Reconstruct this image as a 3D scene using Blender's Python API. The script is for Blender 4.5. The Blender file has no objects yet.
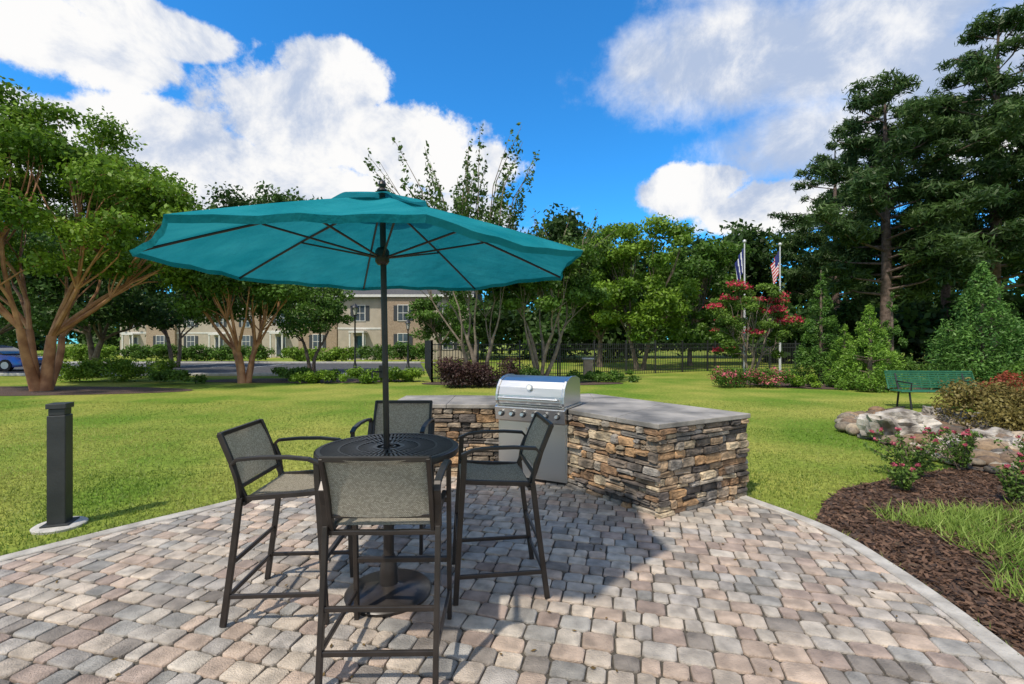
import bpy, bmesh, math, random
import numpy as np
from mathutils import Vector, Matrix, noise
random.seed(7); rng=np.random.default_rng(7)
S=bpy.context.scene
S.view_settings.view_transform='Standard'; S.view_settings.look='None'; S.view_settings.exposure=0
COL=S.collection
F=470.0; CH=1.65
def gp(px,py):            # survey helper: ground point seen at a photo pixel
    Y=F*CH/(py-342.0); return ((px-512)/F*Y, Y)
def wx(px,Y): return (px-512)/F*Y
def wz(py,Y): return CH+(342-py)/F*Y

# ---------------------------------------------------------------- materials
def newmat(name):
    m=bpy.data.materials.new(name); m.use_nodes=True
    nt=m.node_tree; b=nt.nodes['Principled BSDF']; return m,nt,b
def mat(name,c1,c2=None,scale=5,rough=.7,bump=0,bscale=None,metal=0,attr=False,detail=6,lo=.35,hi=.65,spec=.5):
    m,nt,b=newmat(name); N=nt.nodes; L=nt.links
    b.inputs['Roughness'].default_value=rough; b.inputs['Metallic'].default_value=metal
    b.inputs['Specular IOR Level'].default_value=spec
    tc=N.new('ShaderNodeTexCoord')
    if c2 is None: c2=c1
    nz=N.new('ShaderNodeTexNoise'); nz.inputs['Scale'].default_value=scale; nz.inputs['Detail'].default_value=detail
    L.new(tc.outputs['Object'],nz.inputs['Vector'])
    r=N.new('ShaderNodeValToRGB'); r.color_ramp.elements[0].position=lo; r.color_ramp.elements[1].position=hi
    r.color_ramp.elements[0].color=(*c1,1); r.color_ramp.elements[1].color=(*c2,1)
    L.new(nz.outputs['Fac'],r.inputs['Fac'])
    out=r.outputs['Color']
    if attr:
        a=N.new('ShaderNodeAttribute'); a.attribute_name='Col'
        mx=N.new('ShaderNodeMix'); mx.data_type='RGBA'; mx.blend_type='MULTIPLY'; mx.inputs[0].default_value=1
        L.new(a.outputs['Color'],mx.inputs[6]); L.new(out,mx.inputs[7]); out=mx.outputs[2]
    L.new(out,b.inputs['Base Color'])
    if bump:
        n2=N.new('ShaderNodeTexNoise'); n2.inputs['Scale'].default_value=bscale or scale*4; n2.inputs['Detail'].default_value=7
        L.new(tc.outputs['Object'],n2.inputs['Vector'])
        bp=N.new('ShaderNodeBump'); bp.inputs['Strength'].default_value=bump; bp.inputs['Distance'].default_value=.02
        L.new(n2.outputs['Fac'],bp.inputs['Height']); L.new(bp.outputs['Normal'],b.inputs['Normal'])
    return m
def leafmat(name,trans=.35):
    m=bpy.data.materials.new(name); m.use_nodes=True; nt=m.node_tree; N=nt.nodes; L=nt.links
    N.remove(N['Principled BSDF']); out=N['Material Output']
    a=N.new('ShaderNodeAttribute'); a.attribute_name='Col'
    d=N.new('ShaderNodeBsdfDiffuse'); t=N.new('ShaderNodeBsdfTranslucent'); g=N.new('ShaderNodeBsdfGlossy'); g.inputs['Roughness'].default_value=.5
    g.inputs['Color'].default_value=(.8,.8,.7,1)
    m1=N.new('ShaderNodeMixShader'); m1.inputs[0].default_value=trans
    m2=N.new('ShaderNodeMixShader'); m2.inputs[0].default_value=.025
    L.new(a.outputs['Color'],d.inputs['Color']); L.new(a.outputs['Color'],t.inputs['Color'])
    L.new(d.outputs[0],m1.inputs[1]); L.new(t.outputs[0],m1.inputs[2]); L.new(m1.outputs[0],m2.inputs[1]); L.new(g.outputs[0],m2.inputs[2])
    L.new(m2.outputs[0],out.inputs['Surface']); return m
LEAF=leafmat('leaf')
BARK=mat('bark',(.10,.07,.05),(.20,.15,.11),6,.9,.6,30)
CRAPE=mat('crape_bark',(.24,.10,.045),(.46,.23,.11),3,.7,.3,20)
GREYBARK=mat('grey_bark',(.13,.10,.075),(.25,.20,.15),5,.85,.4,24)
PINEBARK=mat('pine_bark',(.07,.045,.035),(.16,.11,.09),6,.9,.8,18)
BLACK=mat('black_metal',(.012,.012,.013),(.018,.018,.018),8,.45)
BRONZE=mat('bronze_frame',(.030,.024,.020),(.045,.036,.031),12,.38,metal=.3)

# ---------------------------------------------------------------- mesh helpers
def npmesh(name,V,Fc,mats,cols=None,smooth=False,parent=None):
    me=bpy.data.meshes.new(name); V=np.asarray(V,dtype=np.float32); Fc=np.asarray(Fc,dtype=np.int32); k=Fc.shape[1]
    me.vertices.add(len(V)); me.vertices.foreach_set('co',V.ravel())
    me.loops.add(Fc.size); me.loops.foreach_set('vertex_index',Fc.ravel())
    me.polygons.add(len(Fc)); me.polygons.foreach_set('loop_start',np.arange(0,Fc.size,k,dtype=np.int32))
    try: me.polygons.foreach_set('loop_total',np.full(len(Fc),k,dtype=np.int32))
    except Exception: pass
    me.update(calc_edges=True); me.validate()
    if cols is not None:
        ca=me.color_attributes.new('Col','FLOAT_COLOR','POINT')
        c=np.ones((len(V),4),dtype=np.float32); c[:,:3]=cols; ca.data.foreach_set('color',c.ravel())
    for m in mats: me.materials.append(m)
    if smooth: me.polygons.foreach_set('use_smooth',np.ones(len(Fc),dtype=bool))
    o=bpy.data.objects.new(name,me); COL.objects.link(o)
    if parent: o.parent=parent
    return o
def empty(name,loc=(0,0,0),rz=0):
    e=bpy.data.objects.new(name,None); e.location=loc; e.rotation_euler=(0,0,rz); e.empty_display_size=.2; COL.objects.link(e); return e
class MB:
    def __init__(s): s.v=[];s.f=[];s.m=[];s.c=[]
    def add(s,vs,fs,mi=0,col=(1,1,1)):
        o=len(s.v); s.v+= [tuple(x) for x in vs]; s.f+=[tuple(i+o for i in f) for f in fs]; s.m+=[mi]*len(fs); s.c+=[col]*len(vs)
    def box(s,x0,x1,y0,y1,z0,z1,mi=0):
        vs=[(x,y,z) for x in(x0,x1) for y in(y0,y1) for z in(z0,z1)]
        s.add(vs,[(0,1,3,2),(4,6,7,5),(0,4,5,1),(2,3,7,6),(0,2,6,4),(1,5,7,3)],mi)
    def tube(s,pts,rad,n=8,mi=0,sq=None,cap=True):
        pts=[Vector(p) for p in pts]
        if not hasattr(rad,'__len__'): rad=[rad]*len(pts)
        rings=[]; ref=None
        for i,p in enumerate(pts):
            d=(pts[min(i+1,len(pts)-1)]-pts[max(i-1,0)]).normalized()
            if ref is None: ref=Vector((0,0,1)) if abs(d.z)<.9 else Vector((0,1,0))
            a=d.cross(ref)
            if a.length<1e-4: a=d.cross(Vector((1,0,0)))
            a.normalize(); b=a.cross(d).normalized(); ref=b
            ring=[]
            if sq:
                for sx,sy in((-1,-1),(1,-1),(1,1),(-1,1)): ring.append(p+a*sx*sq[0]/2+b*sy*sq[1]/2)
            else:
                for k in range(n):
                    t=2*math.pi*k/n; ring.append(p+(a*math.cos(t)+b*math.sin(t))*rad[i])
            rings.append(ring)
        n=len(rings[0]); vs=[v for r in rings for v in r]; fs=[]
        for i in range(len(rings)-1):
            for k in range(n): fs.append((i*n+k,i*n+(k+1)%n,(i+1)*n+(k+1)%n,(i+1)*n+k))
        if cap: fs.append(tuple(range(n))[::-1]); fs.append(tuple((len(rings)-1)*n+k for k in range(n)))
        s.add(vs,fs,mi)
    def lathe(s,prof,cx=0,cy=0,n=24,mi=0):
        vs=[(cx+r*math.cos(2*math.pi*k/n),cy+r*math.sin(2*math.pi*k/n),z) for r,z in prof for k in range(n)]
        fs=[(i*n+k,i*n+(k+1)%n,(i+1)*n+(k+1)%n,(i+1)*n+k) for i in range(len(prof)-1) for k in range(n)]
        fs.append(tuple(range(n))[::-1]); fs.append(tuple((len(prof)-1)*n+k for k in range(n)))
        s.add(vs,fs,mi)
    def prism(s,poly,z0,z1,mi=0):
        n=len(poly); vs=[(x,y,z0) for x,y in poly]+[(x,y,z1) for x,y in poly]
        fs=[tuple(range(n))[::-1],tuple(range(n,2*n))]+[(k,(k+1)%n,n+(k+1)%n,n+k) for k in range(n)]
        s.add(vs,fs,mi)
    def extr(s,prof,x0,x1,mi=0):
        n=len(prof); vs=[(x0,y,z) for y,z in prof]+[(x1,y,z) for y,z in prof]
        fs=[tuple(range(n))[::-1],tuple(range(n,2*n))]+[(k,(k+1)%n,n+(k+1)%n,n+k) for k in range(n)]
        s.add(vs,fs,mi)
    def build(s,name,mats,parent=None,smooth=False,bevel=0,recalc=True,cols=False,seg=2):
        me=bpy.data.meshes.new(name); me.from_pydata(s.v,[],s.f)
        for m in mats: me.materials.append(m)
        for p,mi in zip(me.polygons,s.m): p.material_index=mi
        if cols:
            ca=me.color_attributes.new('Col','FLOAT_COLOR','POINT'); a=np.ones((len(s.v),4),dtype=np.float32); a[:,:3]=s.c
            ca.data.foreach_set('color',a.ravel())
        if recalc:
            bm=bmesh.new(); bm.from_mesh(me); bmesh.ops.recalc_face_normals(bm,faces=bm.faces); bm.to_mesh(me); bm.free()
        if smooth: me.polygons.foreach_set('use_smooth',np.ones(len(me.polygons),dtype=bool))
        o=bpy.data.objects.new(name,me); COL.objects.link(o)
        if smooth:
            e=o.modifiers.new('es','EDGE_SPLIT'); e.split_angle=math.radians(40)
        if bevel:
            b=o.modifiers.new('bv','BEVEL'); b.width=bevel; b.segments=seg; b.limit_method='ANGLE'
        if parent: o.parent=parent
        return o
def pip(P,poly):
    P=np.asarray(P); x,y=P[:,0],P[:,1]; ins=np.zeros(len(P),bool); n=len(poly)
    for i in range(n):
        x1,y1=poly[i]; x2,y2=poly[(i+1)%n]
        if y1==y2: continue
        c=((y1>y)!=(y2>y))&(x<(x2-x1)*(y-y1)/(y2-y1)+x1); ins^=c
    return ins
def spline(pts,sub=8):
    out=[];n=len(pts)
    for i in range(n):
        p0,p1,p2,p3=[np.array(pts[(i+k-1)%n],float) for k in range(4)]
        for j in range(sub):
            t=j/sub; out.append(tuple(.5*((2*p1)+(-p0+p2)*t+(2*p0-5*p1+4*p2-p3)*t*t+(-p0+3*p1-3*p2+p3)*t**3)))
    return out
def offset(poly,d):
    n=len(poly);out=[]
    for i in range(n):
        a=np.array(poly[i-1]);b=np.array(poly[i]);c=np.array(poly[(i+1)%n])
        e1=(b-a)/np.linalg.norm(b-a);e2=(c-b)/np.linalg.norm(c-b)
        n1=np.array((-e1[1],e1[0]));n2=np.array((-e2[1],e2[0])); m=n1+n2; m/=np.linalg.norm(m)
        out.append(tuple(b+m*d/max(.3,m.dot(n1))))
    return out
def area(poly): return .5*sum(poly[i][0]*poly[(i+1)%len(poly)][1]-poly[(i+1)%len(poly)][0]*poly[i][1] for i in range(len(poly)))
def ccw(p): return p if area(p)>0 else p[::-1]

# ---------------------------------------------------------------- ground
def sheet(name,poly,z,m):
    me=bpy.data.meshes.new(name); me.from_pydata([(x,y,z) for x,y in poly],[],[tuple(range(len(poly)))])
    me.materials.append(m); o=bpy.data.objects.new(name,me); COL.objects.link(o)
    if me.polygons[0].normal.z<0: me.flip_normals()
    return o
m,nt,b=newmat('lawn'); N=nt.nodes;L=nt.links; tc=N.new('ShaderNodeTexCoord')
n1=N.new('ShaderNodeTexNoise');n1.inputs['Scale'].default_value=.42;n1.inputs['Detail'].default_value=6
n2=N.new('ShaderNodeTexNoise');n2.inputs['Scale'].default_value=14;n2.inputs['Detail'].default_value=9
for n in(n1,n2):L.new(tc.outputs['Object'],n.inputs['Vector'])
r1=N.new('ShaderNodeValToRGB');r1.color_ramp.elements[0].position=.38;r1.color_ramp.elements[1].position=.62
r1.color_ramp.elements[0].color=(.13,.22,.025,1);r1.color_ramp.elements[1].color=(.30,.315,.065,1)
r2=N.new('ShaderNodeValToRGB');r2.color_ramp.elements[0].position=.3;r2.color_ramp.elements[1].position=.7
r2.color_ramp.elements[0].color=(.55,.55,.55,1);r2.color_ramp.elements[1].color=(1.2,1.17,1.1,1)
mx=N.new('ShaderNodeMix');mx.data_type='RGBA';mx.blend_type='MULTIPLY';mx.inputs[0].default_value=1
L.new(n1.outputs['Fac'],r1.inputs[0]);L.new(n2.outputs['Fac'],r2.inputs[0]);L.new(r1.outputs[0],mx.inputs[6]);L.new(r2.outputs[0],mx.inputs[7])
L.new(mx.outputs[2],b.inputs['Base Color']);b.inputs['Roughness'].default_value=.95;b.inputs['Specular IOR Level'].default_value=.1
bp=N.new('ShaderNodeBump');bp.inputs['Strength'].default_value=.6;bp.inputs['Distance'].default_value=.03
L.new(n2.outputs['Fac'],bp.inputs['Height']);L.new(bp.outputs[0],b.inputs['Normal']); LAWN=m
sheet('ground',[(-400,-60),(400,-60),(400,600),(-400,600)],0,LAWN)

patio=ccw(spline([(-5.7,1.0),(-4.75,2.4),(-3.93,3.5),(-3.41,4.19),(-2.89,4.82),(-2.3,5.6),(-1.9,6.4),(-1.2,7.0),(.4,7.2),(1.5,6.8),(2.1,5.8),(2.50,4.91),(2.79,4.125),(2.79,3.37),(2.68,2.6),(2.45,1.7),(2.1,.5),(1.5,-1),(-1,-2.6),(-4,-2.2),(-5.8,-.8)],10))
inner=offset(patio,.115)
EDGE=mat('edging_concrete',(.32,.29,.25),(.50,.46,.40),7,.85,.35,60)
SAND=mat('joint_sand',(.05,.042,.032),(.10,.085,.065),30,.95,.4,150)
sheet('patio_bed',offset(patio,.02),.004,SAND)
mb=MB(); n=len(patio)
for ring,z in((patio,-.02),(patio,.024),(offset(patio,.008),.03),(offset(inner,-.008),.03),(inner,.022),(inner,-.02)):
    mb.v+=[(x,y,z) for x,y in ring]; mb.c+=[(1,1,1)]*n
for k in range(5):
    for i in range(n): mb.f.append((k*n+i,k*n+(i+1)%n,(k+1)*n+(i+1)%n,(k+1)*n+i)); mb.m.append(0)
mb.build('patio_border',[EDGE])
palette=[(.41,.32,.26),(.37,.335,.30),(.50,.425,.35),(.34,.265,.225),(.44,.375,.315),(.30,.285,.265),(.46,.36,.29),(.41,.365,.32),(.25,.22,.195),(.45,.40,.345),(.35,.32,.295)]
mb=MB(); ang=math.radians(-14); ca,sa=math.cos(ang),math.sin(ang)
innp=np.array(inner); inn2=np.roll(innp,-1,axis=0)
def snap(p):
    d=inn2-innp; t=np.clip(((p-innp)*d).sum(1)/(d*d).sum(1),0,1); q=innp+d*t[:,None]; return q[np.argmin(((q-p)**2).sum(1))]
v=-9.0; pv=[]
while v<9.5:
    h=random.choice([.125,.125,.145]); u=-9+random.random()*.2
    while u<9:
        w=random.choice([.10,.14,.14,.18,.18]); pv.append((u,v,w,h)); u+=w
    v+=h
cent=np.array([((u+w/2)*ca-(v+h/2)*sa,(u+w/2)*sa+(v+h/2)*ca+2.5) for u,v,w,h in pv]); ins=pip(cent,offset(patio,.03))
for (u,v,w,h),ok,c0 in zip(pv,ins,cent):
    if not ok or c0[1]<-.8: continue
    g=.0045; c=.016
    a0,a1,b0,b1=u+g,u+w-g,v+g,v+h-g
    pts=[(a0+c,b0),(a1-c,b0),(a1,b0+c),(a1,b1-c),(a1-c,b1),(a0+c,b1),(a0,b1-c),(a0,b0+c)]
    pts=[(x+random.gauss(0,.0026),y+random.gauss(0,.0026)) for x,y in pts]
    W=np.array([(x*ca-y*sa,x*sa+y*ca+2.5) for x,y in pts]); 
    near=pip(W,inner)
    if not near.all():
        if not near.any(): continue
        for i in range(8):
            if not near[i]: W[i]=snap(W[i])
    ctr=W.mean(0); zt=.019+random.gauss(0,.0018); tx,ty=random.gauss(0,.014),random.gauss(0,.014)
    vs=[]
    for f,dz in((1,-.018),(1,-.007),(.95,-.0014),(.88,0)):
        for q in W:
            p=ctr+(q-ctr)*f; vs.append((p[0],p[1],zt+dz+(p[0]-ctr[0])*tx+(p[1]-ctr[1])*ty))
    fs=[(k*8+i,k*8+(i+1)%8,(k+1)*8+(i+1)%8,(k+1)*8+i) for k in range(3) for i in range(8)]+[tuple(range(24,32))]
    pc=np.array(random.choice(palette))*random.uniform(.84,1.16)
    mb.add(vs,fs,0,tuple(pc))
PAVE=mat('paver',(.70,.69,.67),(1.22,1.19,1.14),10,.85,.6,110,attr=True,detail=9,spec=.3)
mb.build('paver_patio',[PAVE],smooth=True,recalc=False,cols=True)

MULCH=mat('mulch',(.04,.024,.016),(.13,.08,.055),40,.95,1,90)
edge_pts=sorted([p for p in patio if p[0]>1.9 and -.8<p[1]<4.3],key=lambda p:p[1])
edge_pts=[(x+.004,y) for x,y in edge_pts]
bed_right=ccw(edge_pts+[(3.22,4.85),(3.75,5.3),(4.75,5.75),(5.7,6.1),(7,6.4),(9,6.2),(11,4),(9,0),(5,-1)])
sheet('mulch_bed',bed_right,.005,MULCH)
def ell(cx,cy,a,b,rot=0,n=40,wob=.06):
    ph=random.random()*6
    return [(cx+math.cos(rot)*a*math.cos(t)*(1+wob*math.sin(3*t+ph))-math.sin(rot)*b*math.sin(t),cy+math.sin(rot)*a*math.cos(t)+math.cos(rot)*b*math.sin(t)*(1+wob*math.sin(2*t+ph))) for t in [2*math.pi*k/n for k in range(n)]]
beds=[bed_right]
for (cx,cy,a,b) in [(-18,15.8,6.8,1.7),(-9,20,4.5,1.2),(.2,18.7,4.0,1.0),(13.3,18.6,4.6,2.6),(19,17,4,2.0)]:
    e=ell(cx,cy,a,b); sheet('mulch_bed',e,.005+.004*len(beds),MULCH); beds.append(e)
ASPH=mat('asphalt',(.045,.045,.047),(.085,.083,.08),3,.9,.4,80)
KERB=mat('kerb_concrete',(.38,.36,.33),(.5,.48,.45),5,.85,.2,40)
sheet('parking_lot',[(-75,23),(-7,23),(-5,27),(-7,36),(-75,36)],.012,ASPH)
mb=MB(); mb.box(-75,-7,22.8,22.998,0,.14); mb.box(-75,-7,36.002,36.2,0,.14); mb.build('kerb',[KERB],bevel=.02)
WHITE=mat('white_paint',(.75,.74,.7),(.82,.81,.78),6,.6)
mb=MB()
for i in range(20): mb.box(-70+i*2.8,-69.9+i*2.8,30.5,35.5,.016,.018)
mb.build('parking_markings',[WHITE])

def in_any(P,polys):
    r=np.zeros(len(P),bool)
    for p in polys: r|=pip(P,p)
    return r
def blades(name,P,h,w,c1,c2,lean=.4,z0=0):
    n=len(P); a=rng.uniform(0,2*np.pi,n); hh=h*rng.uniform(.55,1.35,n); ww=w*rng.uniform(.7,1.3,n)
    d=np.stack([np.cos(a),np.sin(a)],1); l=rng.uniform(0,2*np.pi,n); ln=np.stack([np.cos(l),np.sin(l)],1)*(hh*lean*rng.uniform(.1,1.4,n))[:,None]
    V=np.zeros((n,3,3)); V[:,0,:2]=P-d*ww[:,None]/2; V[:,1,:2]=P+d*ww[:,None]/2; V[:,2,:2]=P+ln; V[:,:2,2]=z0; V[:,2,2]=z0+hh
    t=rng.random(n)[:,None]; pat=np.array([noise.noise(Vector((p[0]*.55,p[1]*.55,0)))+.5*noise.noise(Vector((p[0]*2.1,p[1]*2.1,3))) for p in P])[:,None]
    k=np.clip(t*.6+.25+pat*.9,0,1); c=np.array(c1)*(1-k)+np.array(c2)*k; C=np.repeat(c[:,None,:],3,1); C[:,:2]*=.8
    npmesh(name,V.reshape(-1,3),np.arange(3*n).reshape(-1,3),[LEAF],C.reshape(-1,3))
Pg=[]
for (y0,y1,dn) in [(2.6,6,1700),(6,9,800),(9,13,300)]:
    x0,x1=-1.2*y1,1.2*y1; n=int((x1-x0)*(y1-y0)*dn); Pg.append(np.stack([rng.uniform(x0,x1,n),rng.uniform(y0,y1,n)],1))
Pg=np.concatenate(Pg); stream=ccw(spline([gp(838,428),gp(865,415),gp(905,407),(8.6,10.4),(9.6,9.6),(9.8,8.2),gp(1050,478),gp(1000,476),gp(950,466),gp(900,450)],6))
Pg=Pg[~in_any(Pg,[patio,stream]+beds)]
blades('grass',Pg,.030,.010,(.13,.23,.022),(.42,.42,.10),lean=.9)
fr=[]
for i in range(len(patio)):
    a=np.array(patio[i]);b_=np.array(patio[(i+1)%len(patio)])
    if a[1]<1.5: continue
    for k in range(26):
        p=a+(b_-a)*random.random(); nn=np.array((b_[1]-a[1],-(b_[0]-a[0])));nn/=np.linalg.norm(nn); fr.append(p+nn*random.uniform(0,.04))
fr=np.array(fr); fr=fr[~in_any(fr,[bed_right])]
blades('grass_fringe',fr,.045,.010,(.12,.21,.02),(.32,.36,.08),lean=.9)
n=70000; P=np.stack([rng.uniform(2,9,n),rng.uniform(.5,6.5,n)],1); P=P[pip(P,bed_right)&~pip(P,patio)]; P=P[rng.random(len(P))<np.clip(4/P[:,1]**.8/1.5,0.2,1)]
n=len(P); a=rng.uniform(0,6.28,n); l=rng.uniform(.01,.035,n);w=rng.uniform(.004,.010,n); z=rng.uniform(.006,.03,n); tl=rng.normal(0,.3,n)
d=np.stack([np.cos(a),np.sin(a),tl],1)*l[:,None]; e=np.stack([-np.sin(a),np.cos(a),rng.normal(0,.4,n)],1)*w[:,None]; c=np.concatenate([P,z[:,None]],1)
V=np.stack([c-d-e,c+d-e,c+d+e,c-d+e],1); cc=np.array([.13,.075,.048])*rng.uniform(.35,1.9,n)[:,None]
npmesh('mulch_chips',V.reshape(-1,3),np.arange(4*n).reshape(-1,4),[LEAF],np.repeat(cc[:,None],4,1).reshape(-1,3))
pts=[]
for (cx,cy,a_,b_,n) in [(4.3,4.35,.9,.3,1300),(4.0,3.75,.45,.4,900),(4.9,3.7,.6,.4,900),(5.6,4.7,.6,.3,500),(3.7,3.2,.3,.3,420),(4.4,3.3,.4,.3,400),(3.3,3.0,.15,.2,140),(3.9,4.15,.35,.25,500)]:
    t=rng.uniform(0,6.28,n); r=rng.random(n)**.75; pts.append(np.stack([cx+a_*r*np.cos(t),cy+b_*r*np.sin(t)],1))
pts=np.concatenate(pts); pts=pts[pip(pts,bed_right)]
blades('liriope_groundcover',pts,.10,.013,(.12,.23,.025),(.34,.44,.09),lean=1.1)

# ---------------------------------------------------------------- foliage
def leaves(clumps,n,leaf,c1,c2,aspect=.55,shell=.55,up=.3,acc=None,accf=0):
    C=np.array(clumps,float); wgt=(C[:,3]*C[:,4]+C[:,3]*C[:,5]); wgt/=wgt.sum(); idx=rng.choice(len(C),n,p=wgt)
    d=rng.normal(size=(n,3)); d/=np.linalg.norm(d,axis=1)[:,None]
    r=shell+(1-shell)*rng.random(n)**.7; r*=1+rng.normal(0,.16,n)
    c=C[idx]; p=c[:,:3]+d*c[:,3:6]*r[:,None]
    nrm=d*.6+rng.normal(size=(n,3))*.7; nrm[:,2]+=up; nrm/=np.linalg.norm(nrm,axis=1)[:,None]
    t=rng.normal(size=(n,3)); t-=nrm*(t*nrm).sum(1)[:,None]; t/=np.linalg.norm(t,axis=1)[:,None]; bt=np.cross(nrm,t)
    s=leaf*rng.uniform(.55,1.4,n)[:,None]
    V=np.stack([p-t*s*.5,p+bt*s*aspect*.5+t*s*.05,p+t*s*.5,p-bt*s*aspect*.5+t*s*.05],1)
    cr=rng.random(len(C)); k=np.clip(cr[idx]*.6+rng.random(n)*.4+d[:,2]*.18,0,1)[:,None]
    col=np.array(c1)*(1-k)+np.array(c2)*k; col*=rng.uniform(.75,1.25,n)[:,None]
    if acc is not None:
        ac=rng.random(len(C))<accf; msk=ac[idx]&(rng.random(n)<.75)&(d[:,2]>-.3); col[msk]=np.array(acc)*rng.uniform(.6,1.3,msk.sum())[:,None]
    return V.reshape(-1,3),np.repeat(col[:,None],4,1).reshape(-1,3)
def leafobj(name,V,C,parent=None):
    return npmesh(name,V,np.arange(len(V)).reshape(-1,4),[LEAF],C,parent=parent)
def crown_clumps(c,r,n,cr=(.22,.36),low=-.75,fill=.45):
    out=[]
    for i in range(n):
        while True:
            d=Vector((random.gauss(0,1),random.gauss(0,1),random.gauss(0,1))).normalized()
            if d.z>low: break
        f=random.uniform(fill,1.04)
        q=random.uniform(*cr)*(sum(r)/3)
        out.append((c[0]+d[0]*r[0]*f,c[1]+d[1]*r[1]*f,c[2]+d[2]*r[2]*f,q*random.uniform(.9,1.4),q*random.uniform(.9,1.4),q*random.uniform(.5,.8)))
    return out
G_BR=((.06,.135,.010),(.21,.335,.030)); G_MID=((.035,.09,.012),(.125,.23,.03)); G_DK=((.015,.045,.010),(.06,.125,.022)); G_PINE=((.018,.052,.014),(.085,.145,.035))
def curve(a,b,k,bend):
    a=Vector(a);b=Vector(b); o=Vector((random.uniform(-1,1),random.uniform(-1,1),random.uniform(0,1)))*bend*(b-a).length
    return [tuple(a.lerp(b,i/k)+o*math.sin(math.pi*i/k)) for i in range(k+1)]
def limbs(mb,base,clumps,stems,r0,fork,twig=1):
    # trunk stems -> boughs -> branches -> twigs, each thinner than its parent
    bx,by=base; hubs=[]
    for s in range(stems):
        a=2*math.pi*s/stems+random.uniform(-.4,.4); sp=fork[1]*random.uniform(.6,1.2) if stems>1 else fork[1]*.1
        b0=(bx+.11*math.cos(a)*(stems>1)*r0/.1,by+.11*math.sin(a)*(stems>1)*r0/.1,-.05); h=(bx+sp*math.cos(a),by+sp*math.sin(a),fork[0]*random.uniform(.8,1.1))
        rr=r0*random.uniform(.8,1.15); c=curve(b0,h,4,.07); mb.tube(c,[rr*1.4,rr*1.05,rr*.95,rr*.88,rr*.8],9); hubs.append((h,rr*.8,[]))
    for c in clumps: min(hubs,key=lambda q:(q[0][0]-c[0])**2+(q[0][1]-c[1])**2+random.random())[2].append(c)
    for h,rr,cs in hubs:
        random.shuffle(cs); k=max(1,min(4,len(cs)//4)); seeds=cs[:k]; groups=[[] for _ in range(k)]
        for c in cs: groups[min(range(k),key=lambda j:sum((c[i]-seeds[j][i])**2 for i in range(3)))].append(c)
        for gset in groups:
            if not gset: continue
            cen=[sum(c[i] for c in gset)/len(gset) for i in range(3)]; h2=tuple(h[i]*.45+cen[i]*.55-(.25 if i==2 else 0) for i in range(3))
            r2=rr*.62; mb.tube(curve(h,h2,3,.08),[rr*.72,r2*.95,r2*.85,r2*.7],7)
            for c in gset:
                mb.tube(curve(h2,c[:3],3,.12),[r2*.48,r2*.34,r2*.22,r2*.08],5)
                for q in range(twig):
                    e=(c[0]+random.uniform(-1,1)*c[3]*.9,c[1]+random.uniform(-1,1)*c[4]*.9,c[2]+random.uniform(0,1)*c[5]); mb.tube([c[:3],e],[r2*.12,r2*.04],4)
def tree(name,base,crown,r,ncl,nl,leaf,cols,stems=1,r0=.15,fork=(2,.6),bark=BARK,acc=None,accf=0,cr=(.22,.36),low=-.75,shell=.5,extra=None,aspect=.55,twig=1,fill=.45):
    e=empty(name,(0,0,0)); cl=crown_clumps(crown,r,ncl,cr,low,fill=fill)
    if extra: cl+=extra
    mb=MB(); limbs(mb,base,cl,stems,r0,fork,twig); mb.build('trunk_and_limbs',[bark],e,smooth=True,recalc=False)
    V,C=leaves(cl,nl,leaf,cols[0],cols[1],shell=shell,acc=acc,accf=accf,aspect=aspect); leafobj('foliage',V,C,e); return e
ex=crown_clumps((wx(140,16),16,5.3),(1.9,2,2.0),26,(.2,.36),-.8)+crown_clumps((wx(30,16),15.5,4.6),(3.6,2,1.5),20,(.15,.28),-.6)
tree('crape_myrtle_tree',(wx(42,16),16),(wx(38,16),16,6.3),(4.3,3.8,3.4),84,66000,.155,G_BR,stems=4,r0=.15,fork=(1.9,.75),bark=CRAPE,low=-.6,cr=(.13,.25),twig=2,extra=ex,shell=.2)
tree('crape_myrtle_tree',(wx(245,19),19),(wx(252,19),19,3.75),(3.2,2.6,1.8),54,24000,.14,G_MID,stems=4,r0=.12,fork=(1.3,.5),bark=CRAPE,cr=(.16,.30),shell=.3)
tree('shade_tree',(wx(95,23),23),(wx(100,23),23,4.4),(3.4,3,2.7),44,17000,.2,G_DK,stems=2,r0=.14,fork=(1.9,.5),bark=BARK)
tree('shade_tree',(wx(312,25),25),(wx(308,25),25,3.4),(2.1,2,1.6),30,10000,.17,G_MID,stems=2,r0=.09,fork=(1.5,.4))
tree('shade_tree',(wx(175,30),30),(wx(172,30),30,4.8),(3.2,3,2.8),34,13000,.22,G_MID,stems=2,r0=.11,fork=(1.9,.4))
tree('shade_tree',(wx(-20,24),24),(wx(0,24),24,4.5),(4,3,3),34,14000,.24,G_DK,stems=2,r0=.14,fork=(1.8,.5))
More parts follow.
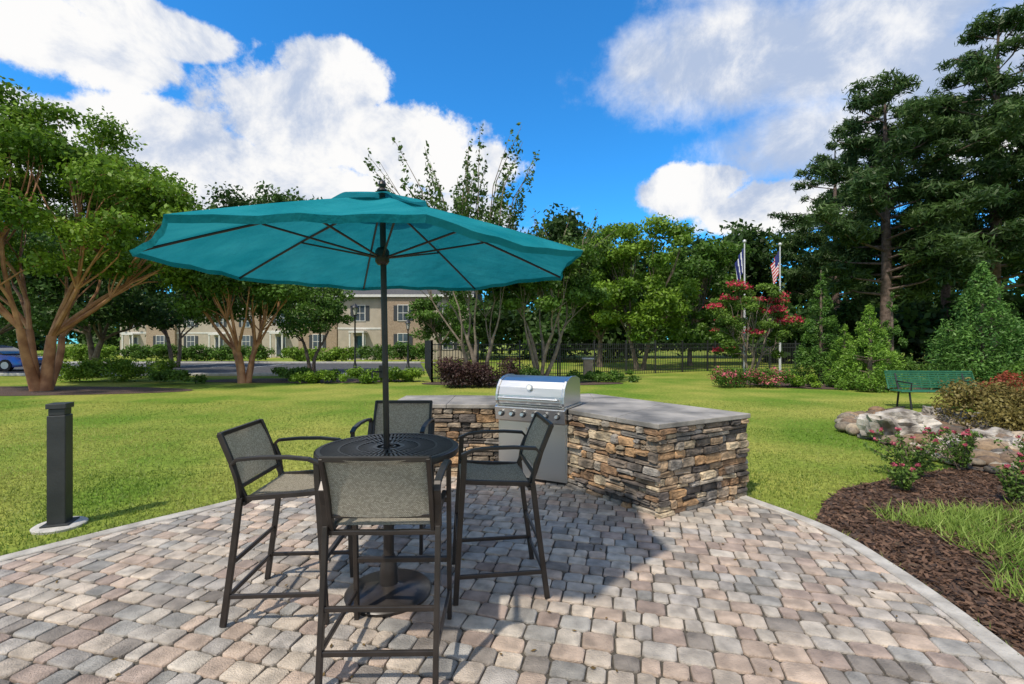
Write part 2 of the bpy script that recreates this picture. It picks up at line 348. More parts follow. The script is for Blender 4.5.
def wispy(base,c,r,top,nst,nl,n0):
    e=empty('crape_myrtle_tree'); mb=MB(); cl=crown_clumps(c,r,n0,(.17,.28),-.6); limbs(mb,base,cl,5,.075,(1.9,.7),1)
    sh=[]
    for i in range(nst):
        x=c[0]+random.uniform(-1,1)*r[0]; y=c[1]+random.uniform(-.8,.8)*r[1]; t=c[2]+r[2]*.4; zz=c[2]+(top-c[2])*random.uniform(.5,1); dx=(x-c[0])*.5+random.uniform(-.35,.35)
        mb.tube([(x-dx*.5,y,t-1.2),(x,y,(t+zz)/2),(x+dx,y,zz)],[.03,.018,.006],5)
        for k in range(13):
            f=k/12; q=.42*(1.1-f)+.05; sh.append((x-dx*.5+dx*1.5*f+random.uniform(-.1,.1),y,t-.6+(zz-t+.6)*f,q,q,.3))
    mb.build('trunk_and_limbs',[GREYBARK],e,smooth=True,recalc=False)
    V,C=leaves(cl,nl,.15,*G_MID,shell=.3); V2,C2=leaves(sh,nst*340,.16,(.03,.07,.012),(.11,.185,.035),shell=.05)
    leafobj('foliage',np.concatenate([V,V2]),np.concatenate([C,C2]),e)
wispy((wx(478,18),18),(wx(462,18),18,4.7),(2.5,2.0,2.0),9.7,30,17000,38)
wispy((wx(540,19),19),(wx(546,19),19,4.0),(2.1,2.0,1.7),7.2,14,18000,38)
tree('shade_tree',(wx(640,28),28),(wx(645,28),28,5.2),(3.5,3,3.6),70,32000,.21,G_BR,stems=2,r0=.15,fork=(2,.5),low=-1,cr=(.13,.27),shell=.3)
tree('shade_tree',(wx(600,31),31),(wx(596,31),31,5.4),(2.7,3,3.6),46,17000,.24,G_MID,stems=1,r0=.16,fork=(2,.5),low=-1,cr=(.16,.3))
tree('shade_tree',(wx(690,33),33),(wx(697,33),33,5.2),(3.2,3,3.8),48,18000,.26,G_MID,stems=1,r0=.16,fork=(2,.5),low=-1,cr=(.16,.3))
tree('flowering_crape_myrtle_tree',(wx(750,22),22),(wx(750,22),22,2.6),(2.25,1.8,1.8),74,17000,.12,((.045,.10,.015),(.15,.25,.03)),stems=4,r0=.06,fork=(1.1,.4),bark=GREYBARK,acc=(.58,.05,.09),accf=.36,low=-.9,cr=(.09,.19))
cl=[]
def mass(px,top,Y,hw,n=16):
    X=wx(px,Y); Z=wz(top,Y); w=hw*Y/F
    for k in range(n):
        a=random.uniform(-1,1); zt=(Z-1)*math.sqrt(max(.1,1-.75*a*a)); zf=random.random()**.7
        q=Y/60*random.uniform(1.1,2.5); cl.append((X+a*w,Y+random.uniform(-3,3),q*.5+(zt-q*1.2)*zf,q*1.15,q,q*.85))
for a in [(195,163,62,42),(230,170,62,30),(262,167,66,42),(308,170,64,34),(285,185,60,40),(340,200,70,25),(150,190,60,50),(60,190,60,60),(-30,190,60,60),(565,182,45,30),(535,215,52,30),(450,240,60,60),(400,255,64,50),(625,226,50,30),(660,206,48,36),(700,204,50,34),(735,204,48,30),(765,222,50,30),(800,215,50,34),(850,225,52,50),(920,230,50,60),(1000,215,50,70),(1100,150,50,70),(830,285,36,40),(900,285,36,50),(980,275,34,60),(1060,270,34,60),(780,290,36,40),(580,285,40,40),(500,285,44,60)]:
    mass(*a[:4],n=42)
V,C=leaves(cl,185000,.55,(.012,.036,.008),(.065,.125,.022),shell=.3); leafobj('distant_trees',V,C)
cl=[]
for i in range(110):
    X=-190+i*3.5; Hh=random.uniform(7,12)
    for k in range(5): cl.append((X+random.uniform(-2,2),92+random.uniform(-3,3),random.uniform(0,Hh),4,3,3))
V,C=leaves(cl,42000,1.3,(.014,.038,.01),(.05,.10,.02),shell=.2); leafobj('distant_tree_line',V,C)

def pine(base,H,z0,R,nb,nl,leaf=.42,lean=0):
    e=empty('pine_tree'); mb=MB(); x,y=base; mb.tube([(x,y,-.1),(x+.1+lean*.3,y,H*.4),(x+lean*.7,y,H*.75),(x+lean,y,H)],[.34,.27,.16,.04],10)
    cl=[]
    for i in range(nb):
        f=(i+random.random())/nb; z=z0+(H-z0)*f; a=i*2.4+random.uniform(-.5,.5)
        l=R*(math.sin(math.pi*min(1,.22+.78*f))**.7)*random.uniform(.45,1.15)+.5; cx=x+lean*z/H
        tip=(cx+l*math.cos(a),y+l*math.sin(a),z+l*.16+random.uniform(-.2,.5))
        mb.tube([(cx,y,z-.2),(cx+l*.5*math.cos(a),y+l*.5*math.sin(a),z+l*.02),tip],[.09*(1.2-f),.05,.02],5)
        m=max(3,int(l*1.6))
        for k in range(m):
            g=.30+.74*(k+1)/m; q=random.uniform(.5,1.05)*(1-.3*f)
            cl.append((cx+l*g*math.cos(a)+random.uniform(-.6,.6),y+l*g*math.sin(a)+random.uniform(-.6,.6),z+l*.12*g+random.uniform(-.15,.5),q*1.15,q*1.15,q*.6))
    mb.build('trunk_and_limbs',[PINEBARK],e,smooth=True,recalc=False)
    V,C=leaves(cl,nl,leaf,*G_PINE,aspect=.2,shell=.12,up=.3); leafobj('needles',V,C,e)
pine((wx(885,30),30),wz(92,30),4.5,5.6,54,62000)
pine((wx(992,29),29),wz(22,29),5.0,5.6,60,68000,lean=.4)
pine((wx(945,38),38),wz(100,38),6,5,36,24000,.48)
pine((wx(1085,30),30),wz(40,30),6,6,40,30000)
pine((wx(835,42),42),wz(150,42),5,4.6,34,20000,.5)
def cone(name,base,H,R,nc,nl,leaf,cols,asp=.35):
    e=empty(name); x,y=base; mb=MB(); mb.tube([(x,y,-.05),(x,y,H*.5),(x,y,H*.97)],[.09,.06,.015],7)
    cl=[]
    for i in range(nc):
        f=random.random()**1.35; z=.12+H*.93*f; r=R*(1-f)**.85*random.uniform(.5,1.05); a=random.uniform(0,6.28); q=(.07+.13*(1-f))*R*1.2
        cl.append((x+r*math.cos(a),y+r*math.sin(a),z,q,q,q*1.3)); 
        if i%3==0: mb.tube([(x,y,z-.1*r),(x+r*.9*math.cos(a),y+r*.9*math.sin(a),z+.1*r)],[.025,.008],4)
    mb.build('trunk_and_limbs',[BARK],e,recalc=False)
    V,C=leaves(cl,nl,leaf,*cols,aspect=asp,shell=.3,up=.5); leafobj('foliage',V,C,e)
cone('arborvitae_tree',(wx(821,19),19),4.7,.95,150,18000,.11,((.035,.10,.016),(.13,.25,.035)))
cone('juniper_tree',(wx(870,16),16),2.95,1.05,130,17000,.09,((.08,.18,.02),(.24,.40,.05)))
cone('juniper_tree',(wx(845,17),17),2.3,.72,90,9000,.09,((.08,.18,.02),(.24,.40,.05)))
cone('cedar_tree',(wx(982,16),16),4.4,1.65,190,26000,.12,((.04,.12,.025),(.15,.29,.055)))
cone('arborvitae_tree',(wx(892,20),20),3.9,.7,90,9000,.11,((.035,.10,.016),(.13,.25,.035)))

def shrub(name,cx,cy,w,d,h,nl,leaf,cols,acc=None,accf=0,nc=None):
    cl=[]; nc=nc or max(7,int(w*d*7))
    for i in range(nc):
        a,b_=random.uniform(-1,1),random.uniform(-1,1); q=min(w,d,h*1.4)*random.uniform(.18,.32)
        cl.append((cx+a*(w/2-q*.6),cy+b_*(d/2-q*.6),random.uniform(.3,.85)*h-.2*q,q*1.1,q*1.1,q*.8))
    V,C=leaves(cl,nl,leaf,*cols,shell=.35,acc=acc,accf=accf); leafobj(name,V,C)
shrub('hedge',wx(118,19.5),19.5,5.0,1.3,1.0,9000,.10,G_BR)
shrub('hedge',wx(178,18.3),18.3,1.8,1.2,.62,2600,.1,G_MID)
shrub('hedge',wx(338,18.8),18.8,3.4,1.1,.6,5000,.1,G_BR)
shrub('hedge',wx(400,19.4),19.4,2.0,1.0,.65,3000,.1,G_BR)
shrub('hedge',wx(295,20),20,2.2,1.0,.62,3000,.1,G_MID)
shrub('hedge',wx(220,40),40,9,1.6,1.5,8000,.2,G_MID)
shrub('hedge',wx(85,38),38,5.5,1.6,1.5,5000,.2,G_BR)
shrub('hedge',wx(150,39),39,4,1.6,1.6,4000,.2,G_MID)
shrub('hedge',wx(320,38),38,6,1.6,1.3,5000,.2,G_BR)
shrub('hedge',wx(395,38),38,6,1.6,1.7,5000,.2,G_MID)
shrub('loropetalum_shrub',wx(478,17.2),17.2,3.0,1.5,1.15,9000,.09,((.03,.016,.018),(.10,.05,.045)))
shrub('boxwood_shrub',wx(525,18),18,1.3,1.1,.8,2600,.09,G_DK)
shrub('boxwood_shrub',wx(600,19.5),19.5,3.0,1.2,.5,4000,.1,G_MID)
shrub('rose_shrub',wx(752,17.2),17.2,2.9,1.4,.75,6500,.08,G_MID,acc=(.6,.14,.18),accf=.38,nc=70)
shrub('boxwood_shrub',wx(800,17),17,1.6,1.1,.5,2600,.09,G_BR)
shrub('boxwood_shrub',wx(925,19),19,3,1.4,.9,4000,.1,G_MID)
shrub('red_leaf_shrub',wx(1010,10.8),10.8,1.2,1.1,1.0,3600,.07,((.16,.03,.02),(.42,.10,.05)))
shrub('boxwood_shrub',wx(1060,14),14,3,1.4,1.2,5000,.1,G_MID)
shrub('japanese_maple_shrub',9.15,8.5,2.2,1.5,.9,14000,.06,((.10,.07,.02),(.27,.22,.06)),nc=40)
def rose(cx,cy,w,h,n):
    e=empty('rose_bush'); mb=MB(); cl=[]
    for i in range(n):
        a=random.uniform(0,6.28); r=w/2*random.uniform(.2,1); t=(cx+r*math.cos(a),cy+r*math.sin(a)*.7,h*random.uniform(.6,1.05))
        mb.tube([(cx+random.uniform(-.05,.05),cy,0),(cx+r*.45*math.cos(a),cy+r*.3*math.sin(a),t[2]*.55),t],[.006,.005,.003],5)
        for k in range(5):
            f=.3+.7*k/4; cl.append((cx+(t[0]-cx)*f,cy+(t[1]-cy)*f,t[2]*f,.055,.055,.045))
    mb.build('stems',[BARK],e,recalc=False)
    V,C=leaves(cl,n*70,.042,(.06,.12,.02),(.17,.26,.05),shell=.1)
    tips=[(c[0],c[1],c[2]+.03,.026,.026,.02) for c in cl[4::5] if random.random()<.5]
    V2,C2=leaves(tips,len(tips)*18,.028,(.38,.05,.09),(.62,.15,.2),shell=.3,aspect=.9)
    leafobj('leaves_and_blooms',np.concatenate([V,V2]),np.concatenate([C,C2]),e)
rose(4.9,5.75,1.1,.5,26); rose(5.75,6.0,.9,.5,22); rose(6.1,5.5,.8,.5,20); rose(4.3,5.2,.5,.3,10); rose(6.9,5.9,.9,.6,20); rose(5.1,4.75,.5,.5,12)

# ---------------------------------------------------------------- rocks
ROCK=mat('boulder_stone',(.16,.135,.11),(.52,.47,.40),3.2,.9,1,16,detail=10,lo=.38,hi=.6)
def rock(name,x,y,sx,sy,sz,amp=.22,rz=None,zf=.45):
    bm=bmesh.new(); bmesh.ops.create_icosphere(bm,subdivisions=4,radius=1)
    o=Vector((random.random()*50,random.random()*50,0))
    for v in bm.verts:
        p=v.co.copy(); q=Vector((math.copysign(abs(p.x)**.7,p.x),math.copysign(abs(p.y)**.7,p.y),math.copysign(abs(p.z)**.6,p.z)))
        f=1+amp*noise.noise(p*1.4+o)+amp*.6*noise.noise(p*3.3+o)+amp*.3*noise.noise(p*8+o); v.co=Vector((q.x*sx*f,q.y*sy*f,q.z*sz*f))
    me=bpy.data.meshes.new(name); bm.to_mesh(me); bm.free(); me.materials.append(ROCK); ob=bpy.data.objects.new(name,me); COL.objects.link(ob)
    ob.location=(x,y,sz*zf); ob.rotation_euler=(0,random.uniform(-.1,.1),rz if rz is not None else random.random()*6)
rock('boulder',wx(897,7.9),7.9,.48,.3,.25,amp=.45,rz=.1,zf=.8)
rock('boulder',wx(958,7.0),7.0,.24,.18,.12,amp=.45)
rock('boulder',wx(990,7.5),7.5,.26,.2,.16,amp=.45)
rock('boulder',wx(945,9.4),9.4,.36,.26,.2,amp=.45)
rock('boulder',wx(1015,7.0),7.0,.3,.2,.15,amp=.45)
PEB=mat('river_pebble',(.65,.63,.6),(1.15,1.1,1.0),20,.8,.3,60,attr=True)
V=[];Fq=[];Cc=[]; bm=bmesh.new(); bmesh.ops.create_icosphere(bm,subdivisions=2,radius=1); sv=np.array([v.co[:] for v in bm.verts]); sf=np.array([[v.index for v in f.verts] for f in bm.faces]); bm.free()
P=np.stack([rng.uniform(4,10.5,9000),rng.uniform(5.5,11,9000)],1); P=P[pip(P,stream)][:900]
sheet('stream_bed',stream,.028,mat('stream_gravel',(.045,.035,.026),(.12,.09,.065),18,.9,.8,60))
for i,p in enumerate(P):
    s=random.uniform(.035,.08)*(2.2 if random.random()<.16 else 1); q=sv*np.array([s*random.uniform(.9,1.6),s*random.uniform(.8,1.2),s*random.uniform(.5,.85)])*(1+rng.normal(0,.06,(len(sv),1)))
    a=random.random()*6; q=np.stack([q[:,0]*math.cos(a)-q[:,1]*math.sin(a),q[:,0]*math.sin(a)+q[:,1]*math.cos(a),q[:,2]],1)+np.array([p[0],p[1],.03+s*.4])
    V.append(q);Fq.append(sf+i*len(sv)); c=np.array(random.choice([(.28,.20,.13),(.36,.30,.23),(.2,.14,.095),(.15,.135,.12),(.34,.21,.12),(.44,.39,.32)]))*random.uniform(.5,1.1); Cc.append(np.repeat(c[None],len(sv),0))
npmesh('river_stones',np.concatenate(V),np.concatenate(Fq),[PEB],np.concatenate(Cc),smooth=True)
# a few dropped leaves on the patio and lawn
n=140; P=np.stack([rng.uniform(-4,2.6,n),rng.uniform(1.8,5.5,n)],1); P=P[pip(P,inner)]; n=len(P); a=rng.uniform(0,6.28,n); l=rng.uniform(.010,.02,n)
d=np.stack([np.cos(a),np.sin(a),rng.normal(0,.15,n)],1)*l[:,None]; e=np.stack([-np.sin(a),np.cos(a),rng.normal(0,.2,n)],1)*l[:,None]*.5; c=np.concatenate([P,np.full((n,1),.027)],1)
V=np.stack([c-d,c-e,c+d,c+e],1); cc=np.array([.20,.13,.05])*rng.uniform(.4,1.4,(n,1)); npmesh('fallen_leaves',V.reshape(-1,3),np.arange(4*n).reshape(-1,4),[LEAF],np.repeat(cc[:,None],4,1).reshape(-1,3))

# ---------------------------------------------------------------- grill island
A=(1.35,4.33);B=(2.53,4.98);G=(1.15,6.95);Fp=(-1.5,6.65);E=(-1.5,5.75);D=(-.17,5.68);Cq=(.63,5.28)
isl=empty('outdoor_grill_island')
outer=ccw([A,B,G,Fp,E,D,Cq]); body=offset(outer,.055)
DARKMORT=mat('dark_mortar',(.025,.022,.02),(.05,.045,.04),20,.95)
mb=MB(); mb.prism(body,0,.842); mb.build('core',[DARKMORT],isl)
STONE=mat('ledgestone',(.5,.48,.45),(1.35,1.28,1.18),9,.85,.9,38,attr=True,detail=9)
spal=[(.36,.26,.17),(.29,.18,.105),(.26,.24,.22),(.11,.095,.085),(.46,.38,.27),(.27,.22,.17),(.35,.31,.26),(.17,.14,.115),(.38,.24,.13),(.13,.11,.10)]
mb=MB()
for i in range(len(body)):
    P0=np.array(body[i]);Q0=np.array(body[(i+1)%len(body)]); Lw=np.linalg.norm(Q0-P0)
    mid=(P0+Q0)/2
    if np.linalg.norm(mid-(np.array(D)+np.array(Cq))/2)<.2: continue
    t=(Q0-P0)/Lw; nn=np.array((t[1],-t[0])); z=.0
    while z<.835:
        h=random.choice([.035,.045,.055,.065,.08,.1]); 
        if z+h>.81: h=.84-z
        u=-.035
        while u<Lw+.03:
            w=random.uniform(.09,.34)*(1 if h<.07 else .75)
            if u+w>Lw-.03: w=Lw+.035-u
            parts=[(z,h)] if (h<.085 or random.random()<.6) else [(z,h/2),(z+h/2,h/2)]
            for (zz,hh) in parts:
                dp=random.uniform(.022,.068); g=.0035; vs=[]
                a0,a1,b0,b1=u+g,u+w-g,zz+g*.9,zz+hh-g*.9; c=min(.012,hh*.2)
                base=[(a0+c,b0),((a0+a1)/2,b0),(a1-c,b0),(a1,b0+c),(a1,b1-c),(a1-c,b1),((a0+a1)/2,b1),(a0+c,b1),(a0,b1-c),(a0,b0+c)]
                jit=[(random.gauss(0,.004),random.gauss(0,.003)) for _ in base]; cu,cv=(a0+a1)/2,(b0+b1)/2
                for (ins_,dd,jz) in((0,0,0),(0,dp*.7,.002),(.35,dp*.95,.004),(1.1,dp,.007)):
                    for (pu,pv_),(ju,jv) in zip(base,jit):
                        k=ins_*.011; qu=pu+ju+math.copysign(min(k,abs(pu-cu)*.6),cu-pu); qv=pv_+jv+math.copysign(min(k,abs(pv_-cv)*.6),cv-pv_)
                        o=dd+random.uniform(-jz,jz); vs.append((P0[0]+t[0]*qu+nn[0]*o,P0[1]+t[1]*qu+nn[1]*o,min(.841,max(.001,qv))))
                fs=[(k*10+j,k*10+(j+1)%10,(k+1)*10+(j+1)%10,(k+1)*10+j) for k in range(3) for j in range(10)]+[tuple(range(30,40))]
                mb.add(vs,fs,0,tuple(np.array(random.choice(spal))*random.uniform(.7,1.2)))
            u+=w
        z+=h
mb.build('ledgestone_veneer',[STONE],isl,recalc=False,cols=True)
ud=(np.array(Cq)-np.array(D));ud/=np.linalg.norm(ud); nin=np.array((-ud[1],ud[0]))
if nin[1]<0: nin=-nin
Dn=lambda p,k:tuple(np.array(p)+nin*k)
SLATE=mat('slate_counter',(.13,.12,.105),(.40,.36,.31),2.6,.6,.5,16,detail=11,lo=.33,hi=.68)
def slab(name,poly):
    mb=MB(); mb.prism(ccw(poly),.843,.893); mb.build(name,[SLATE],isl,bevel=.007)
mA=tuple((np.array(Cq)*.42+np.array(A)*.58)); mBk=tuple(np.array(B)*.55+np.array(G)*.45)
slab('countertop_left',[E,(-.8,5.713),(-.8,6.71),Fp]); slab('countertop_left_inner',[(-.797,5.713),D,Dn(D,1.0),(-.797,6.71)])
slab('countertop_end',[mA,A,B,mBk]); g=.003
slab('countertop_right',[Cq,(mA[0]-g*.6,mA[1]+g),(mBk[0]-g*.6,mBk[1]+g),G,Dn(Cq,1.0)])
slab('countertop_back',[Dn(D,.5),Dn(Cq,.5),Dn(Cq,.997),(1.147,6.94),Dn(D,.997)])
m,nt,b=newmat('stainless_steel'); N=nt.nodes;L=nt.links; b.inputs['Metallic'].default_value=1;b.inputs['Base Color'].default_value=(.62,.61,.59,1)
tc=N.new('ShaderNodeTexCoord');mp=N.new('ShaderNodeMapping');mp.inputs['Scale'].default_value=(1.5,90,90);nz=N.new('ShaderNodeTexNoise');nz.inputs['Scale'].default_value=4
L.new(tc.outputs['Object'],mp.inputs[0]);L.new(mp.outputs[0],nz.inputs['Vector']);mr=N.new('ShaderNodeMapRange');mr.inputs['To Min'].default_value=.22;mr.inputs['To Max'].default_value=.42
L.new(nz.outputs['Fac'],mr.inputs[0]);L.new(mr.outputs[0],b.inputs['Roughness']); STEEL=m
DKPL=mat('black_trim',(.02,.02,.02),None,5,.4)
gc=(np.array(D)+np.array(Cq))/2; gr=empty('barbecue_grill',(gc[0],gc[1],0),math.atan2(ud[1],ud[0]))
mb=MB(); mb.extr([(-.075,.735),(-.10,.885),(-.06,.905),(.0,.905),(.0,.725),(-.06,.725)],-.44,.44); mb.build('control_panel',[STEEL],gr,bevel=.005)
prof=[(-.065,.925),(-.085,.96),(-.08,1.03),(-.05,1.12),(.01,1.19),(.10,1.225),(.20,1.24),(.34,1.235),(.46,1.20),(.48,.925)]
mb=MB(); mb.extr(prof,-.40,.40); mb.build('lid',[STEEL],gr,bevel=.006)
prof2=[(-.08,.92),(-.097,.96),(-.092,1.035),(-.06,1.128),(.005,1.203),(.10,1.238),(.20,1.253),(.34,1.247),(.47,1.212),(.492,.92)]
mb=MB(); mb.extr(prof2,-.432,-.401); mb.extr(prof2,.401,.432); mb.build('lid_end_caps',[STEEL],gr,bevel=.006)
mb=MB(); mb.box(-.45,.45,-.055,.5,.896,.918); mb.build('rim_tray',[STEEL],gr,bevel=.003)
mb=MB(); mb.tube([(-.37,-.135,1.0),(.37,-.135,1.0)],.014,12)
for s in(-.33,.33): mb.tube([(s,-.075,1.0),(s,-.14,1.0)],.011,8)
mb.build('lid_handle',[STEEL],gr,smooth=True)
GLASSW=mat('gauge_face',(.7,.7,.66),None,5,.3); mb=MB()
mb.tube([(0,-.045,1.12),(0,-.078,1.128)],.036,20); mb.build('thermometer',[STEEL],gr,smooth=True)
mb=MB(); mb.tube([(0,-.0785,1.128),(0,-.0805,1.1285)],.028,20); mb.build('thermometer_face',[GLASSW],gr)
mb=MB(); bz=MB()
for i in range(6): x=-.35+i*.14; bz.tube([(x,-.085,.81),(x,-.10,.812)],.034,16); mb.tube([(x,-.1003,.812),(x,-.135,.816)],[.024,.020],16)
bz.build('knob_bezels',[DKPL],gr,smooth=True); mb.build('knobs',[STEEL],gr,smooth=True)
mb=MB(); mb.box(-.42,-.003,-.012,.03,.09,.715); mb.box(.003,.42,-.012,.03,.09,.715); mb.build('access_doors',[STEEL],gr,bevel=.004)
mb=MB(); mb.box(-.438,.438,.0,.035,.06,.722); mb.build('door_frame',[STEEL],gr,bevel=.003)
mb=MB()
for s in(-.045,.045):
    mb.tube([(s,-.05,.42),(s,-.05,.66)],.009,10)
    for z in(.44,.64): mb.tube([(s,-.01,z),(s,-.05,z)],.007,8)
mb.build('door_handles',[STEEL],gr,smooth=True)

# ---------------------------------------------------------------- furniture
m,nt,b=newmat('woven_sling'); N=nt.nodes;L=nt.links
ck=N.new('ShaderNodeTexBrick'); ck.inputs['Scale'].default_value=60; ck.inputs['Color1'].default_value=(.62,.55,.43,1);ck.inputs['Color2'].default_value=(.38,.33,.25,1);ck.inputs['Mortar'].default_value=(.12,.10,.075,1)
ck.inputs['Mortar Size'].default_value=.035; ck.inputs['Brick Width'].default_value=.6; ck.inputs['Row Height'].default_value=.4
uv=N.new('ShaderNodeUVMap'); L.new(uv.outputs[0],ck.inputs['Vector'])
L.new(ck.outputs['Color'],b.inputs['Base Color']);b.inputs['Roughness'].default_value=.8
bp=N.new('ShaderNodeBump');bp.inputs['Strength'].default_value=.5;bp.inputs['Distance'].default_value=.003;L.new(ck.outputs['Fac'],bp.inputs['Height']);bp.invert=True;L.new(bp.outputs[0],b.inputs['Normal'])
tl_=N.new('ShaderNodeBsdfTranslucent');L.new(ck.outputs['Color'],tl_.inputs[0]);ms=N.new('ShaderNodeMixShader');ms.inputs[0].default_value=.4;L.new(b.outputs[0],ms.inputs[1]);L.new(tl_.outputs[0],ms.inputs[2]);L.new(ms.outputs[0],N['Material Output'].inputs[0]);SLING=m
def sheetgrid(name,fn,nu,nv,m,parent,su=1,sv_=1):
    vs=[fn(i/nu,j/nv) for j in range(nv+1) for i in range(nu+1)]
    fs=[(j*(nu+1)+i,j*(nu+1)+i+1,(j+1)*(nu+1)+i+1,(j+1)*(nu+1)+i) for j in range(nv) for i in range(nu)]
    me=bpy.data.meshes.new(name); me.from_pydata(vs,[],fs); uvl=me.uv_layers.new(name='UVMap')
    for l in me.loops: i=l.vertex_index; uvl.data[l.index].uv=((i%(nu+1))/nu*su,(i//(nu+1))/nv*sv_)
    me.materials.append(m); me.polygons.foreach_set('use_smooth',np.ones(len(fs),dtype=bool))
    o=bpy.data.objects.new(name,me); COL.objects.link(o); o.parent=parent; return o
def chair(x,y,rz):
    e=empty('bar_chair',(x,y,.02),rz); mb=MB(); W=.272; sq=(.026,.034)
    for s in(-1,1):
        mb.tube([(s*W,.27,0),(s*W,.245,.45),(s*W,.225,.74),(s*W,.215,.93)],0,sq=sq)
        mb.tube([(s*W,-.31,0),(s*W,-.25,.45),(s*W,-.215,.74)],0,sq=sq)
        mb.tube([(s*(W-.027),-.19,.70),(s*(W-.027),-.235,.80),(s*(W-.027),-.275,.93),(s*(W-.027),-.345,1.10)],0,sq=(.022,.032))
        mb.tube([(s*(W-.027),.235,.755),(s*(W-.027),.12,.745),(s*(W-.027),-.19,.725)],0,sq=(.024,.03))
        mb.tube([(s*W,-.216,.735),(s*W,-.232,.85),(s*W,-.262,.925),(s*W,-.235,.955),(s*W,-.10,.966),(s*W,.05,.966),(s*W,.17,.953),(s*W,.235,.925)],0,sq=(.036,.02))
        mb.tube([(s*W,.262,.17),(s*W,-.288,.17)],0,sq=(.018,.026)); 
    mb.tube([(-W,.25,.36),(W,.25,.36)],0,sq=(.026,.03)); mb.tube([(-W,-.262,.36),(W,-.262,.36)],0,sq=(.018,.026)); mb.tube([(-W,-.288,.165),(W,-.288,.165)],0,sq=(.018,.026))
    mb.tube([(-W,.222,.715),(W,.222,.715)],0,sq=(.024,.024)); mb.tube([(-W,-.2,.70),(W,-.2,.70)],0,sq=(.024,.024)); mb.tube([(-W+.02,-.345,1.093),(W-.02,-.345,1.093)],0,sq=(.022,.026)); mb.tube([(-W+.02,-.226,.79),(W-.02,-.226,.79)],0,sq=(.02,.02))
    mb.build('frame',[BRONZE],e,bevel=.004)
    w=W-.032
    sheetgrid('seat_sling',lambda u,v:((u*2-1)*w,.238-.43*v,.762-.03*v-.022*math.sin(math.pi*v)*(1-.3*(2*u-1)**2)+(.0 if v>.03 else -.02)),12,12,SLING,e,su=.5,sv_=.44)
    def bk(u,v):
        z=.79+.30*v; yy=-.228-.045*(v*1.2)-.06*v*v-.025*math.sin(math.pi*u); return((u*2-1)*w,yy,z)
    sheetgrid('back_sling',bk,12,10,SLING,e,su=.5,sv_=.32)
tx,ty=-.80,3.05
chair(-.635,2.50,math.radians(1))
chair(-1.36,2.98,math.radians(-97)+math.radians(10))
chair(-.12,3.22,math.radians(90)+math.radians(8))
chair(-.97,3.88,math.radians(180))

tb=empty('patio_bar_table',(tx,ty,.02)); TBL=mat('table_black',(.025,.021,.019),(.045,.038,.034),10,.35,metal=.2)
mb=MB(); zt=.955
for (r0,r1) in((.415,.44),(.30,.312),(.19,.202),(.075,.10),(.035,.045)):
    n=56; vs=[]
    for r,z in((r0,zt-.012),(r1,zt-.012),(r1,zt),(r0,zt)): vs+=[(r*math.cos(2*math.pi*k/n),r*math.sin(2*math.pi*k/n),z) for k in range(n)]
    mb.add(vs,[(j*n+k,j*n+(k+1)%n,((j+1)%4)*n+(k+1)%n,((j+1)%4)*n+k) for j in range(4) for k in range(n)])
for (ra,rb,nsp,w) in((.20,.303,60,.014),(.31,.418,92,.0145),(.098,.192,34,.014)):
    for k in range(nsp):
        t=2*math.pi*k/nsp; c,s=math.cos(t),math.sin(t); px,py=-s*w/2,c*w/2
        vs=[]
        for z in(zt-.009,zt-.002):
            vs+=[(ra*c+px,ra*s+py,z),(ra*c-px,ra*s-py,z),(rb*c-px,rb*s-py,z),(rb*c+px,rb*s+py,z)]
        mb.add(vs,[(3,2,1,0),(4,5,6,7),(0,1,5,4),(1,2,6,5),(2,3,7,6),(3,0,4,7)])
mb.lathe([(.405,zt-.045),(.445,zt-.045),(.452,zt-.03),(.45,zt-.006),(.442,zt-.001),(.435,zt-.006),(.435,zt-.03)],n=64)
mb.build('table_top',[TBL],tb)
mb=MB()
for k in range(4):
    a=k*math.pi/2+math.pi/4; mb.tube([(.05*math.cos(a),.05*math.sin(a),.80),(.38*math.cos(a),.38*math.sin(a),zt-.025)],.012,8)
mb.tube([(0,0,.03),(0,0,zt-.05)],.034,16); mb.tube([(0,0,.80),(0,0,.88)],.05,16)
mb.lathe([(.27,0),(.275,.02),(.26,.035),(.10,.05),(.06,.07),(.05,.22),(.04,.25)],n=40)
mb.build('pedestal',[TBL],tb,smooth=True)

# umbrella
um=empty('patio_umbrella',(0,0,0)); ux,uy=-.842,3.05; AP,RM,UR=2.585,2.145,1.33
m=bpy.data.materials.new('teal_canvas'); m.use_nodes=True; nt=m.node_tree;N=nt.nodes;L=nt.links; N.remove(N['Principled BSDF'])
d=N.new('ShaderNodeBsdfDiffuse');t=N.new('ShaderNodeBsdfTranslucent');mx=N.new('ShaderNodeMixShader');mx.inputs[0].default_value=.38
tc=N.new('ShaderNodeTexCoord');nz=N.new('ShaderNodeTexNoise');nz.inputs['Scale'].default_value=3;nz.inputs['Detail'].default_value=8;L.new(tc.outputs['Object'],nz.inputs['Vector'])
rp=N.new('ShaderNodeValToRGB');rp.color_ramp.elements[0].position=.3;rp.color_ramp.elements[1].position=.7;rp.color_ramp.elements[0].color=(.010,.21,.255,1);rp.color_ramp.elements[1].color=(.03,.30,.345,1)
L.new(nz.outputs['Fac'],rp.inputs[0]);L.new(rp.outputs[0],d.inputs[0]);L.new(rp.outputs[0],t.inputs[0])
n3=N.new('ShaderNodeTexNoise');n3.inputs['Scale'].default_value=7;n3.inputs['Detail'].default_value=4;L.new(tc.outputs['Object'],n3.inputs['Vector'])
